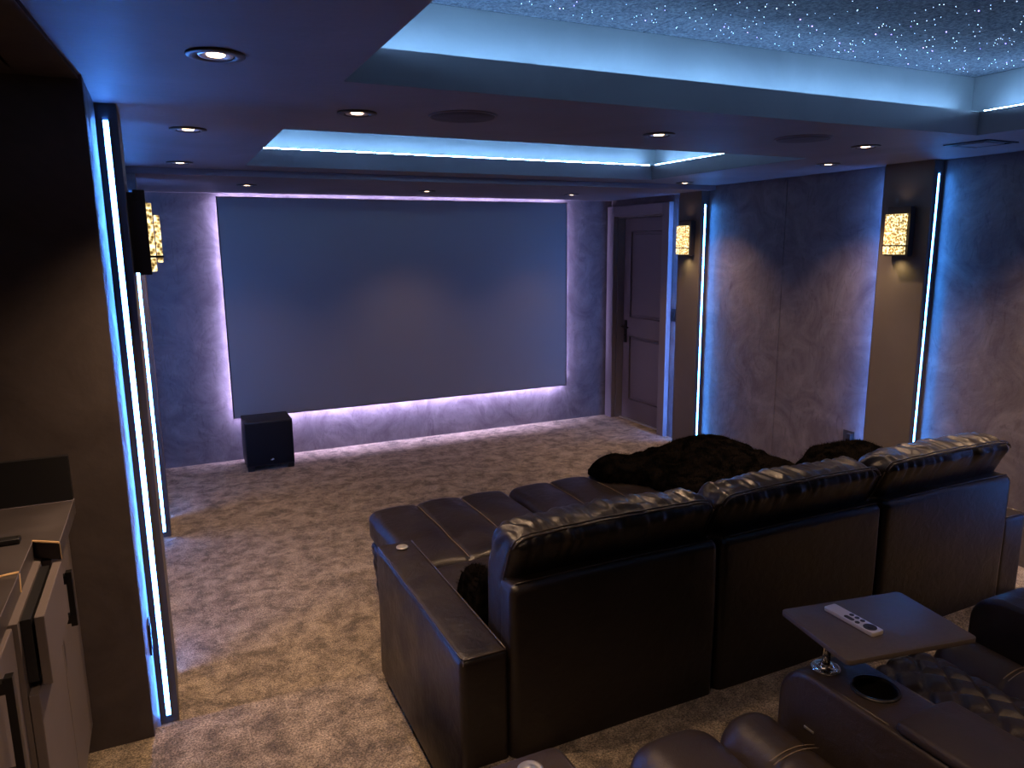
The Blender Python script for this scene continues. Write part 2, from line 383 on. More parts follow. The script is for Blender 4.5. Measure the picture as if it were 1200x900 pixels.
# ---------------------------------------------------------------- wall sconces (built facing -X at the origin of their wall face)
def sconce(x, y, z, s, label, ft=.103, fb=.136):
    """s = -1 faces -X (right wall), +1 faces +X"""
    r_ = thing('wall_sconce', label, 'wall lamp', (x, y, z), 'seeded glass wall lamps on the pilasters')
    X = lambda a, b_: sorted((x+s*a, x+s*b_))
    bx('back_plate', 'bronze', r_, *X(.001, .02), y-.07, y+.07, z-.14, z+.14)
    body = nb(); q = X(.02, .058); box(body, *q, y-.078, y+.078, z+.105, z+.148, bev=.002); box(body, *q, y-.078, y-.062, z-.148, z+.105); box(body, *q, y+.062, y+.078, z-.148, z+.105); box(body, *q, y-.062, y+.062, z-.148, z-.138)
    box(body, *X(.0195, .03), y-.062, y+.062, z-.138, z+.105)
    obj('frame', body, 'bronze', r_)
    f = bx('glass_panel', 'glass', r_, *X(.032, .075), y-.0615, y+.0615, z-.137, z+.104, bev=.002)
    bx('front_glass', 'glass', r_, *X(.079, .098), y-.061, y+.061, z-fb, z+ft, bev=.002)
    bx('cross_bar', 'blackmetal', r_, *X(.0765, .1015), y-.066, y+.066, z-.088, z-.080)
    bx('bracket', 'blackmetal', r_, *X(.058, .079), y-.07, y-.062, z-.088, z-.080)
    bx('bracket', 'blackmetal', r_, *X(.058, .079), y+.062, y+.07, z-.088, z-.080)
    ld = bpy.data.lights.new('sconce_downlight', 'SPOT'); ld.energy = 1.6; ld.color = (1, .72, .30); ld.spot_size = 2.6; ld.spot_blend = 1; ld.shadow_soft_size = .03
    lo = bpy.data.objects.new('lamp', ld); C.objects.link(lo); lo.parent = r_; lo.location = (s*.045, 0, -.165)
    ld2 = bpy.data.lights.new('sconce_uplight', 'SPOT'); ld2.energy = .18; ld2.color = (1, .66, .30); ld2.spot_size = 2.4; ld2.spot_blend = 1; ld2.shadow_soft_size = .03
    lo = bpy.data.objects.new('lamp', ld2); C.objects.link(lo); lo.parent = r_; lo.location = (s*.045, 0, .165); lo.rotation_euler = (PI, 0, 0)
    return r_
sconce(4.14, 3.125, 1.86, -1, 'square amber glass wall lamp on the nearer right wall pilaster')
sconce(4.14, 5.165, 1.845, -1, 'small looking amber glass wall lamp beside the door on the far pilaster')
sconce(-.085, 3.035, 1.855, 1, 'amber glass wall lamp seen edge-on on the left wall pilaster', .062, .105)

# ---------------------------------------------------------------- downlights
dl0 = thing('downlight', 'x', 'ceiling light', (0, 0, ZC), 'recessed ceiling downlights')
bm = nb(); lathe(bm, [(.0705, -.0002), (.0705, -.004), (.066, -.007), (.050, -.0075), (.046, -.0045), (.044, -.0005)], (0, 0, ZC), 40)
obj('trim_ring', bm, 'bronze', dl0, smooth=True)
bm = nb(); lathe(bm, [(.0438, -.0006), (.040, -.0055), (.034, -.004), (.023, -.0015)], (0, 0, ZC), 32); obj('gimbal_ring', bm, 'alu', dl0, smooth=True)
bm = nb(); lathe(bm, [(.0225, -.0012), (.020, -.0040), (.012, -.0055), (.001, -.006)], (0, 0, ZC), 24, False, True); obj('lamp_lens', bm, 'bulb', dl0, smooth=True)
ld = bpy.data.lights.new('downlight_lamp', 'SPOT'); ld.energy = SPOT; ld.color = (1, .64, .38); ld.spot_size = math.radians(104); ld.spot_blend = .9; ld.shadow_soft_size = .028
lo = bpy.data.objects.new('lamp', ld); C.objects.link(lo); lo.parent = dl0; lo.location = (0, 0, -.012)
DL = [(.17, 2.06, 'largest ceiling downlight, at top left over the platform step'), (.15, 3.344, 'second downlight along the left wall, above the first light bar'), (.15, 4.63, 'third downlight along the left wall, smallest of that row'),
      (.685, 2.73, 'downlight between the two ceiling trays, left of the round speaker'), (2.02, 2.755, 'middle downlight on the band between the two ceiling trays'), (3.24, 2.70, 'downlight right of the second round ceiling speaker'),
      (3.74, 3.376, 'downlight near the right wall above the gap between pilasters'), (3.78, 4.80, 'downlight just in front of the pilaster beside the door'),
      (.60, 5.60, 'small downlight above the left end of the screen'), (1.98, 5.76, 'small downlight above the middle of the screen'), (3.31, 5.76, 'small downlight above the right end of the screen'),
      (.17, .75, 'added downlight over the aisle beside the bar, outside the view'), (3.75, 2.05, 'added downlight near the right wall over the back row, outside the view'), (3.75, .75, 'added downlight over the far end of the back row, outside the view'),  # unseen lamps, added for warm light on the foreground
      (.68, .06, 'left unseen downlight added behind the back row seats'), (2.0, .06, 'middle unseen downlight added behind the back row seats'), (3.24, .06, 'right unseen downlight added behind the back row seats')]  # unseen row, added overhead to light the foreground seats
for i, (x, y, lab) in enumerate(DL):
    z = ZC if y < 4.95 else 2.232
    if i == 0: dl0.location = (x, y, z); dl0['label'] = lab
    else: d_ = dup(dl0, (x, y, z), lab)
    if y < .7:
        for ch in d_.children:
            if ch.type == 'LIGHT': ch.data = ch.data.copy(); ch.data.energy = SPOT*(.3 if x < .5 else .6)
    if 5 < y:
        for ch in d_.children:
            if ch.type == 'LIGHT': ch.data = ch.data.copy(); ch.data.energy = SPOT*.3

# ---------------------------------------------------------------- ceiling speakers, vent
def ceil_speaker(x, y, label):
    r_ = thing('ceiling_speaker', label, 'speaker', (x, y, ZC), 'round ceiling speakers')
    bm = nb(); lathe(bm, [(.128, -.0002), (.128, -.004), (.122, -.006), (.118, -.003)], (x, y, ZC), 48); obj('rim', bm, 'ceiling', r_, True)
    bm = nb(); lathe(bm, [(.1175, -.0008), (.117, -.0035), (.05, -.0045), (.001, -.0045)], (x, y, ZC), 48, False, True); obj('grille', bm, 'grille', r_, True)
ceil_speaker(1.06, 2.65, 'round flush speaker in the ceiling, left of the middle downlight')
ceil_speaker(2.72, 2.61, 'round flush speaker in the ceiling, towards the right wall')
r_ = thing('ceiling_vent', 'square black-slotted air vent in the ceiling by the right wall', 'vent', (3.69, 2.41, ZC))
bm = nb()
for a in ((3.57, 3.81, 2.30, 2.318), (3.57, 3.81, 2.502, 2.52), (3.57, 3.588, 2.318, 2.502), (3.792, 3.81, 2.318, 2.502)): box(bm, *a, ZC-.006, ZC-.0002)
obj('vent_frame', bm, 'black', r_)
bx('vent_plate', 'ceiling', r_, 3.612, 3.768, 2.342, 2.478, ZC-.008, ZC-.002)
bx('vent_duct', 'black', r_, 3.589, 3.791, 2.319, 2.501, ZC-.0015, ZC-.0003)

# ---------------------------------------------------------------- projection screen
sx0, sx1, sz0, sz1, syf = .448, 3.652, .385, 2.203, 6.44
r_ = thing('projection_screen', 'very large grey projection screen with lavender backlight on the front wall', 'screen', ((sx0+sx1)/2, syf, sz0))
bx('screen_fabric', 'screen', r_, sx0+.008, sx1-.008, syf, syf+.012, sz0+.008, sz1-.008)
bm = nb()
for a in ((sx0, sx1, sz0, sz0+.008), (sx0, sx1, sz1-.008, sz1), (sx0, sx0+.008, sz0+.008, sz1-.008), (sx1-.008, sx1, sz0+.008, sz1-.008)): box(bm, a[0], a[1], syf-.003, syf+.03, a[2], a[3])
obj('screen_frame', bm, 'black', r_)
bx('back_board', 'black', r_, sx0+.009, sx1-.009, syf+.013, syf+.03, sz0+.009, sz1-.009)
for (x, z) in ((.9, .8), (3.2, .8), (.9, 1.8), (3.2, 1.8)): bx('wall_bracket', 'blackmetal', r_, x-.03, x+.03, syf+.031, YF-.001, z-.03, z+.03)
q = .03
for a in ((sx0+q, sx1-q, sz0+q, sz0+q+.01), (sx0+q, sx1-q, sz1-q-.01, sz1-q), (sx0+q, sx0+q+.01, sz0+q+.011, sz1-q-.011), (sx1-q-.01, sx1-q, sz0+q+.011, sz1-q-.011)):
    bx('halo_strip', 'halo_led', r_, a[0], a[1], syf+.031, syf+(.034 if a[3]-a[2] > .02 or a[2] > 1 else .056), a[2], a[3])

# ---------------------------------------------------------------- subwoofer
r_ = thing('subwoofer', 'black cube subwoofer on the carpet under the left end of the screen', 'speaker', (.685, 6.1, 0))
bx('cabinet_body', 'sub', r_, .50, .875, 6.115, 6.43, .035, .41, bev=.004)
bx('front_grille', 'cloth', r_, .505, .87, 6.098, 6.1148, .05, .40, bev=.004)
for (x, y) in ((.53, 6.14), (.845, 6.14), (.53, 6.40), (.845, 6.40)): bx('foot', 'black', r_, x-.025, x+.025, y-.02, y+.02, 0.001, .0345)
bm = nb(); prism(bm, [(.690, .083), (.697, .083), (.705, .098), (.698, .098)], 1, 6.0965, 6.0978); prism(bm, [(.681, .083), (.690, .088), (.693, .093), (.686, .091)], 1, 6.0965, 6.0978); prism(bm, [(.700, .086), (.712, .090), (.708, .093), (.701, .091)], 1, 6.0965, 6.0978)
obj('badge', bm, 'felt', r_)

# ---------------------------------------------------------------- door in the right wall
bm = nb(); box(bm, 4.17, 4.219, 5.50, DY0, 0, 2.17, bev=.004); box(bm, 4.17, 4.219, DY1, 6.52, 0, 2.17, bev=.004); box(bm, 4.171, 4.218, DY0, DY1, DZ, 2.17, bev=.003)
cas = setting('trim_3', bm, 'casing')
bm = nb(); box(bm, 4.2195, 4.36, DY0, DY0+.012, 0, DZ); box(bm, 4.2195, 4.36, DY1-.012, DY1, 0, DZ); box(bm, 4.2195, 4.36, DY0, DY1, DZ-.012, DZ)
obj('door_jamb', bm, 'casing', cas)
dr = nb(); dx = 4.295
def panel_door(bm, y0, y1, z0, z1):
    y = [y0, y0+.115, y1-.115, y1]; z = [z0, z0+.20, z0+.86, z0+1.05, z1-.13, z1]
    for i in range(3):
        for j in range(5):
            if i == 1 and j in (1, 3):
                # moulded recess and raised field
                box(bm, dx+.012, dx+.03, y[i], y[i+1], z[j], z[j+1])
                a = .03
                for s_, h_ in ((0, .008), (.012, .012)): pass
                pr = [(y[i]+a, z[j]+a), (y[i+1]-a, z[j]+a), (y[i+1]-a, z[j+1]-a), (y[i]+a, z[j+1]-a)]
                prism(bm, pr, 0, dx+.004, dx+.013, bev=.006, seg=2)
            else: box(bm, dx, dx+.04, y[i], y[i+1], z[j], z[j+1])
panel_door(dr, DY0+.016, DY1-.016, .014, DZ-.016)
door = setting('door_1', dr, 'door')
for (za, zb) in ((.214, .874), (1.064, DZ-.146)):
    bm = nb(); tube(bm, [(dx+.004, DY0+.134, za+.004), (dx+.004, DY1-.134, za+.004), (dx+.004, DY1-.134, zb-.004), (dx+.004, DY0+.134, zb-.004)], .008, 8, True); obj('panel_moulding', bm, 'door', door, True)
h = bx('door_handle', 'blackmetal', door, dx-.008, dx-.0005, 6.315, 6.355, .80, 1.03)
bm = nb(); tube(bm, [(dx-.009, 6.335, .965), (dx-.045, 6.335, .965)], .009, 12); tube(bm, [(dx-.045, 6.345, .965), (dx-.047, 6.30, .967), (dx-.045, 6.235, .963)], .009, 12); obj('handle_lever', bm, 'blackmetal', h, True)
bm = nb(); tube(bm, [(dx-.009, 6.335, .875), (dx-.02, 6.335, .875)], .010, 12); obj('thumb_turn', bm, 'blackmetal', h, True)
bm = nb(); box(bm, 4.26, 4.292, DY0+.014, DY1-.014, .001, .012, bev=.003); setting('trim_4', bm, 'alu')
bm = nb(); box(bm, 4.34, 4.46, 5.4, 6.53, 0, 2.4); setting('wall_hall', bm, 'black')

r_ = thing('light_switch', 'black double switch plate on the wall between door and pilaster', 'switch', (XR-.001, 5.43, 1.155))
bx('switch_plate', 'black', r_, XR-.009, XR-.001, 5.375, 5.485, 1.10, 1.215, bev=.002)
for y in (5.405, 5.455): bx('rocker', 'blackmetal', r_, XR-.012, XR-.0095, y-.012, y+.012, 1.13, 1.185)
r_ = thing('wall_outlet', 'dark outlet plate low on the right wall beyond the sofa', 'outlet', (XR-.001, 3.47, .47))
bx('outlet_plate', 'bronze', r_, XR-.007, XR-.001, 3.425, 3.515, .40, .515, bev=.002)
bx('plug', 'black', r_, XR-.035, XR-.0075, 3.43, 3.47, .43, .50, bev=.003)
r_ = thing('wall_outlet', 'slim black outlet seen edge-on low on the left wall strip', 'outlet', (XL+.001, 2.70, .45), None)
bx('outlet_plate', 'black', r_, XL+.001, XL+.007, 2.665, 2.735, .40, .515, bev=.002)
for z in (.43, .485): bx('socket', 'blackmetal', r_, XL+.0072, XL+.009, 2.685, 2.715, z-.015, z+.015)

# ---------------------------------------------------------------- bar cabinet, counter
XC = -.315
cab = thing('bar_cabinet', 'taupe base cabinet with black bar handles at the left edge', 'cabinet', (-.6, 1.6, ZP))
bm = nb(); prism(bm, [(-.90, .4), (XC-.052, .4), (XC-.052, 1.726), (XC-.021, 1.726), (XC-.021, 2.43), (-.90, 2.43)], 2, ZP+.10, 1.03); obj('carcass', bm, 'cabinet', cab)
bx('toe_kick', 'black', cab, -.88, XC-.06, .4, 2.42, ZP+.001, ZP+.099)
def front(name, y0, y1, z0, z1, hy=None, hz=None, X=XC, hl=.085):
    bm = nb(); box(bm, X-.02, X, y0+.0015, y1-.0015, z0, z1, bev=.0015, seg=1); d = obj(name, bm, 'cabinet', cab)
    if hy:
        bm = nb(); box(bm, X+.024, X+.038, hy-.010, hy+.010, hz-hl, hz+hl, bev=.001)
        for s_ in (-1, 1): box(bm, X+.0005, X+.025, hy-.010, hy+.010, hz+s_*(hl-.02)-.011, hz+s_*(hl-.02)+.011)
        obj('handle', bm, 'blackmetal', d)
    return d
front('door', 2.083, 2.428, ZP+.10, 1.025, 2.105, .905, hl=.075)
front('door', 1.727, 2.080, ZP+.10, .86)
front('door', 1.33, 1.724, ZP+.10, 1.025, 1.49, .93, X=XC-.03, hl=.11)
front('door', .93, 1.327, ZP+.10, 1.025, 1.16, .93, X=XC-.03, hl=.11)
front('door', .405, .927, ZP+.10, 1.025, X=XC-.03)
# drawer standing slightly open under the counter notch
bm = nb(); box(bm, XC+.006, XC+.025, 1.745, 2.055, .87, 1.029, bev=.0015, seg=1)
obj('drawer', bm, 'cabinet', cab)
bx('drawer_gap_shade', 'black', cab, XC-.020, XC-.0005, 1.75, 2.05, .88, 1.025)  # black block in place of the shade behind the drawer front
ct = thing('bar_countertop', 'dark stone countertop with golden glints painted along its edges, against the dark wall', 'countertop', (-.6, 1.6, 1.03))
bm = nb()
prism(bm, [(-.92, .4), (-.352, .4), (-.352, 2.10), (-.29, 2.06), (-.29, 2.433), (-.92, 2.433)], 2, 1.031, 1.075)
obj('slab', bm, 'counter', ct)
for pts, r_w in (([(-.352, 2.10, 1.0765), (-.290, 2.06, 1.0765)], .0030), ([(-.289, 2.06, 1.0755), (-.2888, 2.06, 1.033)], .0012), ([(-.55, 1.86, 1.0765), (-.352, 1.90, 1.0765)], .0030)):  # golden lines stand in for light reflected along the stone edges
    bm = nb(); tube(bm, pts, r_w, 6); obj('edge_glint', bm, 'glint', ct)
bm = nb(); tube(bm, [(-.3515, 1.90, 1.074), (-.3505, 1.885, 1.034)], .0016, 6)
obj('edge_glint', bm, 'glint', ct)
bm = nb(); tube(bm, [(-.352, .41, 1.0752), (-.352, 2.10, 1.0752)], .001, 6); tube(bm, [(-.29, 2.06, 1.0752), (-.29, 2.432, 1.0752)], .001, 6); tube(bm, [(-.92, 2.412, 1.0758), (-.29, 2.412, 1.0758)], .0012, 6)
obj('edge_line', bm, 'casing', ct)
bx('backsplash', 'black', ct, -.92, -.291, 2.413, 2.4335, 1.0755, 1.21)
r_ = thing('counter_bar', 'slim black bar lying across the dark countertop at the left edge', 'tray', (-.50, 2.10, 1.076))  # dark bar shape on the counter, with no known use
bx('bar_body', 'black', r_, -.60, -.378, 2.095, 2.125, 1.0762, 1.09, bev=.002)
bm = nb(); lathe(bm, [(.003, 0), (.003, .002), (.001, .003)], (-.383, 2.11, 1.09), 10, False, True); obj('stud', bm, 'chrome', r_)

# ---------------------------------------------------------------- front sofa
def wrink(p, s, f, seed=0): return noise.noise(Vector((p.x*f[0]+seed, p.y*f[1], p.z*f[2])))*s
sofa = thing('reclining_sofa', 'three seat black leather reclining sofa with raised footrests facing the screen', 'sofa', (2.05, 2.6, 0))
SE = [(.852, 1.632), (1.646, 2.436), (2.452, 3.240)]
def arm_mesh(bm, x0, x1, y0, y1, z0, z1, bulge=.006):
    def fn(p, d):
        p = p.copy(); p.z += (wrink(p, .0025, (9, 9, 9), 3) if p.z > z1-.08 else 0)
        return p + d*wrink(p, .004, (3, 3, 3), 7)
    rbox(bm, x0, x1, y0, y1, z0, z1, .022, 8, 24, 14, 3, fn)
for k, (a0, a1) in enumerate(((.692, .850), (3.244, 3.402))):
    bm = nb(); arm_mesh(bm, a0, a1, 1.835, 2.785, .035, .605); arm = obj('armrest', bm, 'leather', sofa, True)
    for xx in (a0+.008, a1-.008):
        bm = nb(); tube(bm, [(xx, 1.85+.92*i/24, .603) for i in range(25)], .0032, 6); obj('piping', bm, 'piping', arm, True)
    bm = nb(); tube(bm, [(a0+.01+(a1-a0-.02)*i/4, 1.843, .603) for i in range(5)], .0032, 6); tube(bm, [(a0+.01, 1.842, .60-.55*i/4) for i in range(5)], .0028, 6); obj('piping', bm, 'piping', arm, True)
    bt = nb(); lathe(bt, [(.024, .0005), (.024, .004), (.020, .006), (.0175, .004), (.006, .010), (.001, .011)], ((a0+a1)/2+.01, 2.705, .609), 24, False, True); obj('chrome_button', bt, 'alu', sofa, True)['label'] = 'round chrome recline button'
    for yy in (1.9, 2.7): bx('foot', 'black', sofa, a0+.03, a1-.03, yy-.03, yy+.03, .001, .0345)
for k, (a, b_) in enumerate(SE):
    # outer back panel
    def fn(p, d):
        p = p.copy(); t = (p.x-a)/(b_-a)
        if p.z > .70: p.z += .004*math.sin(t*PI) + wrink(p, .004, (8, 3, 3), k*9)
        return p + d*wrink(p, .006, (2.2, 2, 2.2), 5+k)
    bm = nb(); rbox(bm, a, b_, 1.820, 1.925, .05, .808, .028, 26, 3, 18, 3, fn); bp_ = obj('back_panel', bm, 'leather', sofa, True)
    bm = nb(); tube(bm, [(a+.02+(b_-a-.04)*i/20, 1.838, .8095+.004*math.sin(i/20*PI)) for i in range(21)], .0025, 6); obj('piping', bm, 'piping', bp_, True)
    # puffy back cushion with folds running over its top
    ZT = (.960, .962, .968)[k]
    def fn(p, d, a=a, b_=b_, k=k):
        p = p.copy(); t = (p.x-a)/(b_-a); e_ = min(t, 1-t)
        up = max(0, (p.z-.75)/.23); wf = max(0, min(1, (p.z-.85)/.07))
        # folds fan across the top, deeper at the corners
        f1 = noise.noise(Vector((p.x*20+p.y*8+k*31+3*noise.noise(Vector((p.x*5, p.y*5, k))), p.y*2.5, p.z*4)))
        f2 = noise.noise(Vector((p.x*42+k*13, p.y*9+p.x*6, p.z*7)))
        amp = (.012*f1+.008*f2)*(.10+.90*wf)*(1+.7*math.exp(-e_/.1))
        seam = math.exp(-((p.y-1.862)/.020)**2)*up
        p.z += up*(.010*math.sin(PI*t)**.6 - .010*seam) - up*.012*math.exp(-e_/.04)
        p.y += (.012*math.sin(PI*t) if p.y > 1.95 else -.004*math.sin(PI*t)) 
        p.y += min(.055, max(0, ZT-.04-p.z)*.45)
        return p + d*amp*(1-.6*seam)
    bm = nb(); rbox(bm, a+.004, b_-.004, 1.828, 1.995, .46, ZT, .05, 120, 14, 18, 5, fn); bc = obj('back_cushion', bm, 'leather', sofa, True)
    # twin welt line along the back top edge, dropping at the ends
    bm = nb()
    for (dy, dz) in ((0, 0), (.009, .006)):
        pts = []
        for i in range(49):
            t = i/48; x = a+.012+(b_-a-.024)*t; e_ = min(t, 1-t)
            z = ZT-.011 + .008*math.sin(PI*t) - .03*math.exp(-e_/.02) + .003*noise.noise(Vector((x*14, k, 0))) + dz
            pts.append((x, 1.8335+dy+.004*math.exp(-e_/.02), z))
        tube(bm, pts, .0028, 6)
    obj('welt', bm, 'piping', bc, True)
    for xx, s_ in ((a+.004, -1), (b_-.004, 1)):
        bm = nb(); pts = []
        for i in range(13):
            zz = ZT-.045-.20*(i/12); pts.append((xx-s_*.004, 1.846+min(.055, max(0, ZT-.04-zz)*.45), zz))
        tube(bm, pts, .0026, 6); obj('welt', bm, 'piping', bc, True)
    # seat cushion
    def fs(p, d, a=a, b_=b_):
        p = p.copy(); t = (p.x-a)/(b_-a)
        if p.z > .40: p.z += .012*math.sin(PI*t) + wrink(p, .006, (6, 6, 3), a)
        return p
    bm = nb(); rbox(bm, a+.002, b_-.002, 2.0, 2.795, .28, .452, .035, 24, 24, 4, 3, fs); obj('seat_cushion', bm, 'leather', sofa, True)
    bx('base_frame', 'black', sofa, a, b_, 1.95, 2.80, .03, .279)
    # raised footrest: three long padded ribs
    x1_, x2_ = a+(b_-a)*.34, a+(b_-a)*.66
    def ff(p, d, a=a, b_=b_, x1_=x1_, x2_=x2_, k=k):
        p = p.copy()
        if p.z > .36:
            g_ = math.exp(-((p.x-x1_)/.010)**2) + math.exp(-((p.x-x2_)/.010)**2)
            u = [a, x1_, x2_, b_]; puff = 0
            for q0, q1 in zip(u, u[1:]):
                if q0 <= p.x <= q1: puff = math.sin(PI*(p.x-q0)/(q1-q0))
            p.z += -.010*g_ + .012*puff + .006*math.sin(PI*(p.y-2.8)/.8) + wrink(p, .005, (5, 5, 2), k*7)
        if p.y > 3.5: p.y += .018*math.sin(PI*(p.x-a)/(b_-a))
        if p.y < 2.87 and p.z > .38: p.z -= .0
        return p
    bm = nb(); rbox(bm, a+.003, b_-.003, 2.80, 3.585, .30, .455, .045, 72, 26, 4, 4, ff); fr = obj('footrest', bm, 'leather', sofa, True)
    for xx in (x1_, x2_):
        bm = nb(); tube(bm, [(xx+.004, 2.83+.73*i/20, .4555+.006*math.sin(PI*(2.83+.73*i/20-2.8)/.8)+wrink(Vector((xx+.004, 2.83+.73*i/20, .455)), .005, (5, 5, 2), k*7)-.006) for i in range(21)], .0016, 5); obj('stitching', bm, 'thread', fr, True)
    # quilted drop panel under the footrest
    def fq(p, d, a=a):
        p = p.copy(); u = (p.y+p.z*.85)/.085; v_ = (p.y-p.z*.85)/.085
        if abs(d.x) > .5:
            du = abs(u-round(u)); dv = abs(v_-round(v_)); p.x += d.x*(.010*min(1, 3*min(du, dv))-.004)
        if abs(d.y) > .5 and p.y > 3:
            u = (p.x+p.z*.85)/.085; v_ = (p.x-p.z*.85)/.085; du = abs(u-round(u)); dv = abs(v_-round(v_)); p.y += .010*min(1, 3*min(du, dv))
        p.y -= (.29-p.z)*.45 if p.y > 3 else 0
        return p
    bm = nb(); rbox(bm, a+.008, b_-.008, 2.82, 3.56, .035, .298, .02, 48, 60, 22, 2, fq); obj('quilted_panel', bm, 'leather', sofa, True)

# ---------------------------------------------------------------- fur throws
def fur_throw(name, label, poly, zb, H, seed, nhair, loc, cat='throw blanket'):
    """lumpy folded throw: poly = plan outline, height field above zb"""
    r_ = thing(name, label, cat, loc)
    P = [Vector(p) for p in poly]
    def inside(x, y):
        # signed distance to polygon edge
        d = 1e9; c_ = False; n_ = len(P)
        for i in range(n_):
            a_, b_ = P[i], P[(i+1) % n_]; ab = b_-a_; t = max(0, min(1, (Vector((x, y))-a_).dot(ab)/ab.length_squared))
            d = min(d, (Vector((x, y))-a_-ab*t).length)
            if (a_.y > y) != (b_.y > y) and x < (b_.x-a_.x)*(y-a_.y)/(b_.y-a_.y)+a_.x: c_ = not c_
        return d if c_ else -d
    xs = [p.x for p in P]; ys = [p.y for p in P]; st = .0125
    X0, Y0 = min(xs)-.02, min(ys)-.02; nx = int((max(xs)-min(xs)+.04)/st); ny = int((max(ys)-min(ys)+.04)/st)
    bm = nb(); V = {}; Hh = {}
    for i in range(nx+1):
        for j in range(ny+1):
            x, y = X0+i*st, Y0+j*st
            d = inside(x, y) + .02*noise.noise(Vector((x*9, y*9, seed)))
            if d <= -.0: continue
            e_ = min(1, d/.07); e_ = math.sqrt(1-(1-e_)**2)
            f = abs(noise.noise(Vector((x*3.2+seed+1.5*noise.noise(Vector((x*2, y*2, seed))), y*6.5+x*2, seed))))
            f2 = noise.noise(Vector((x*11, y*15, seed+3)))
            h_ = e_*(.05 + H(x, y) + .05*(.5-f)*1.2 + .012*f2)
            V[i, j] = bm.verts.new((x, y, zb+max(.004, h_)))
    for (i, j) in list(V):
        if all(k_ in V for k_ in ((i+1, j), (i+1, j+1), (i, j+1))): bm.faces.new((V[i, j], V[i+1, j], V[i+1, j+1], V[i, j+1]))
    bnd = [e_ for e_ in bm.edges if len(e_.link_faces) == 1]
    ex = bmesh.ops.extrude_edge_only(bm, edges=bnd)
    for v_ in ex['geom']:
        if isinstance(v_, bmesh.types.BMVert): v_.co.z = zb+.0015
    loosev = [v_ for v_ in bm.verts if not v_.link_faces]; bmesh.ops.delete(bm, geom=loosev, context='VERTS')
    bm.faces.ensure_lookup_table(); bm.normal_update()
    hb = nb(); rnd = random.Random(seed); fl = [f_ for f_ in bm.faces]
    for i in range(nhair):
        f_ = fl[rnd.randrange(len(fl))]; c_ = f_.calc_center_median(); nn = f_.normal if f_.normal.z >= 0 else -f_.normal
        lean = Vector((rnd.uniform(-1, 1), rnd.uniform(-1, 1), rnd.uniform(-.3, .5)))*.8
        c_ = c_ + Vector((rnd.uniform(-st, st)/2, rnd.uniform(-st, st)/2, -.001))
        t_ = c_ + (nn+lean).normalized()*rnd.uniform(.008, .018); s_ = Vector((rnd.uniform(-1, 1), rnd.uniform(-1, 1), 0)).normalized()*.0008
        hb.faces.new([hb.verts.new(c_-s_), hb.verts.new(c_+s_), hb.verts.new(t_)])
    obj('blanket', bm, 'fur', r_, True)
    me_o = obj('fur', hb, 'fur', r_, kind='stuff')
    return r_
G = lambda x, y, cx, cy_, sx, sy_: math.exp(-((x-cx)/sx)**2-((y-cy_)/sy_)**2)
fur_throw('fur_throw', 'black fur throw heaped across the footrests of the middle and right seats', [(2.14, 3.56), (2.17, 3.40), (2.33, 3.22), (2.36, 3.02), (2.50, 2.84), (3.19, 2.84), (3.20, 3.40), (3.05, 3.56), (2.6, 3.60)], .474,
          lambda x, y: .04*G(x, y, 2.28, 3.5, .12, .1)+.10*G(x, y, 2.85, 3.4, .33, .22)+.03*G(x, y, 3.1, 3.0, .3, .3), 11, 9000, (2.7, 3.2, .474))
fur_throw('fur_throw', 'smaller black fur throw bunched on the right seat behind its back cushion', [(2.72, 2.62), (2.70, 2.30), (2.78, 2.20), (3.22, 2.20), (3.23, 2.66), (2.95, 2.70)], .472,
          lambda x, y: .19+.07*G(x, y, 3.15, 2.5, .3, .4), 23, 5000, (3.0, 2.45, .472))
fur_throw('fur_pillow', 'small black fluffy cushion tucked between left arm and back cushion', [(.862, 2.15), (1.03, 2.15), (1.035, 2.36), (.93, 2.40), (.862, 2.36)], .472,
          lambda x, y: .115, 5, 3500, (.95, 2.27, .472), 'cushion')

# ---------------------------------------------------------------- back row recliners
rec = thing('recliner_row', 'black leather theatre recliners with quilted seat and console in the foreground', 'recliner', (1.3, .8, ZP))
def arm_profile(yf, zt, yb=.2, r=.09, z0=ZP+.03):
    pts = [(yb, z0), (yf-.01, z0), (yf+.012, zt-.30), (yf+.01, zt-r)]
    for i in range(1, 9): a = i/8*PI/2; pts.append((yf+.01-r+r*math.cos(a), zt-r+r*math.sin(a)))
    pts += [(yb, zt+.0)]
    return pts
def soft(o, ang=60): return smooth_by_angle(o, ang)
bm = nb(); prism(bm, arm_profile(1.19, .82), 0, .475, .640, bev=.016, seg=4); a0 = soft(obj('armrest', bm, 'leather2', rec))
bm = nb(); prism(bm, arm_profile(1.19, .83), 0, 2.00, 2.18, bev=.016, seg=4); a2 = soft(obj('armrest', bm, 'leather2', rec))
for aa, xs in ((a0, (.487, .628)), (a2, (2.012, 2.168))):
    for x in xs:
        zt = .82 if aa is a0 else .83; r = .09
        pts = [(x, .4, zt-.003)] + [(x, 1.20-r+r*math.sin(i/8*PI/2)-.003, zt-r+r*math.cos(i/8*PI/2)-.003) for i in range(9)]
        bm = nb(); tube(bm, pts, .0028, 6); obj('piping', bm, 'piping', aa, True)
bt = nb(); lathe(bt, [(.026, .0005), (.026, .004), (.021, .007), (.018, .004), (.006, .010), (.001, .011)], (.55, 1.10, .8205), 24, False, True); obj('chrome_button', bt, 'alu', rec, True)['label'] = 'round chrome button on the armrest end'
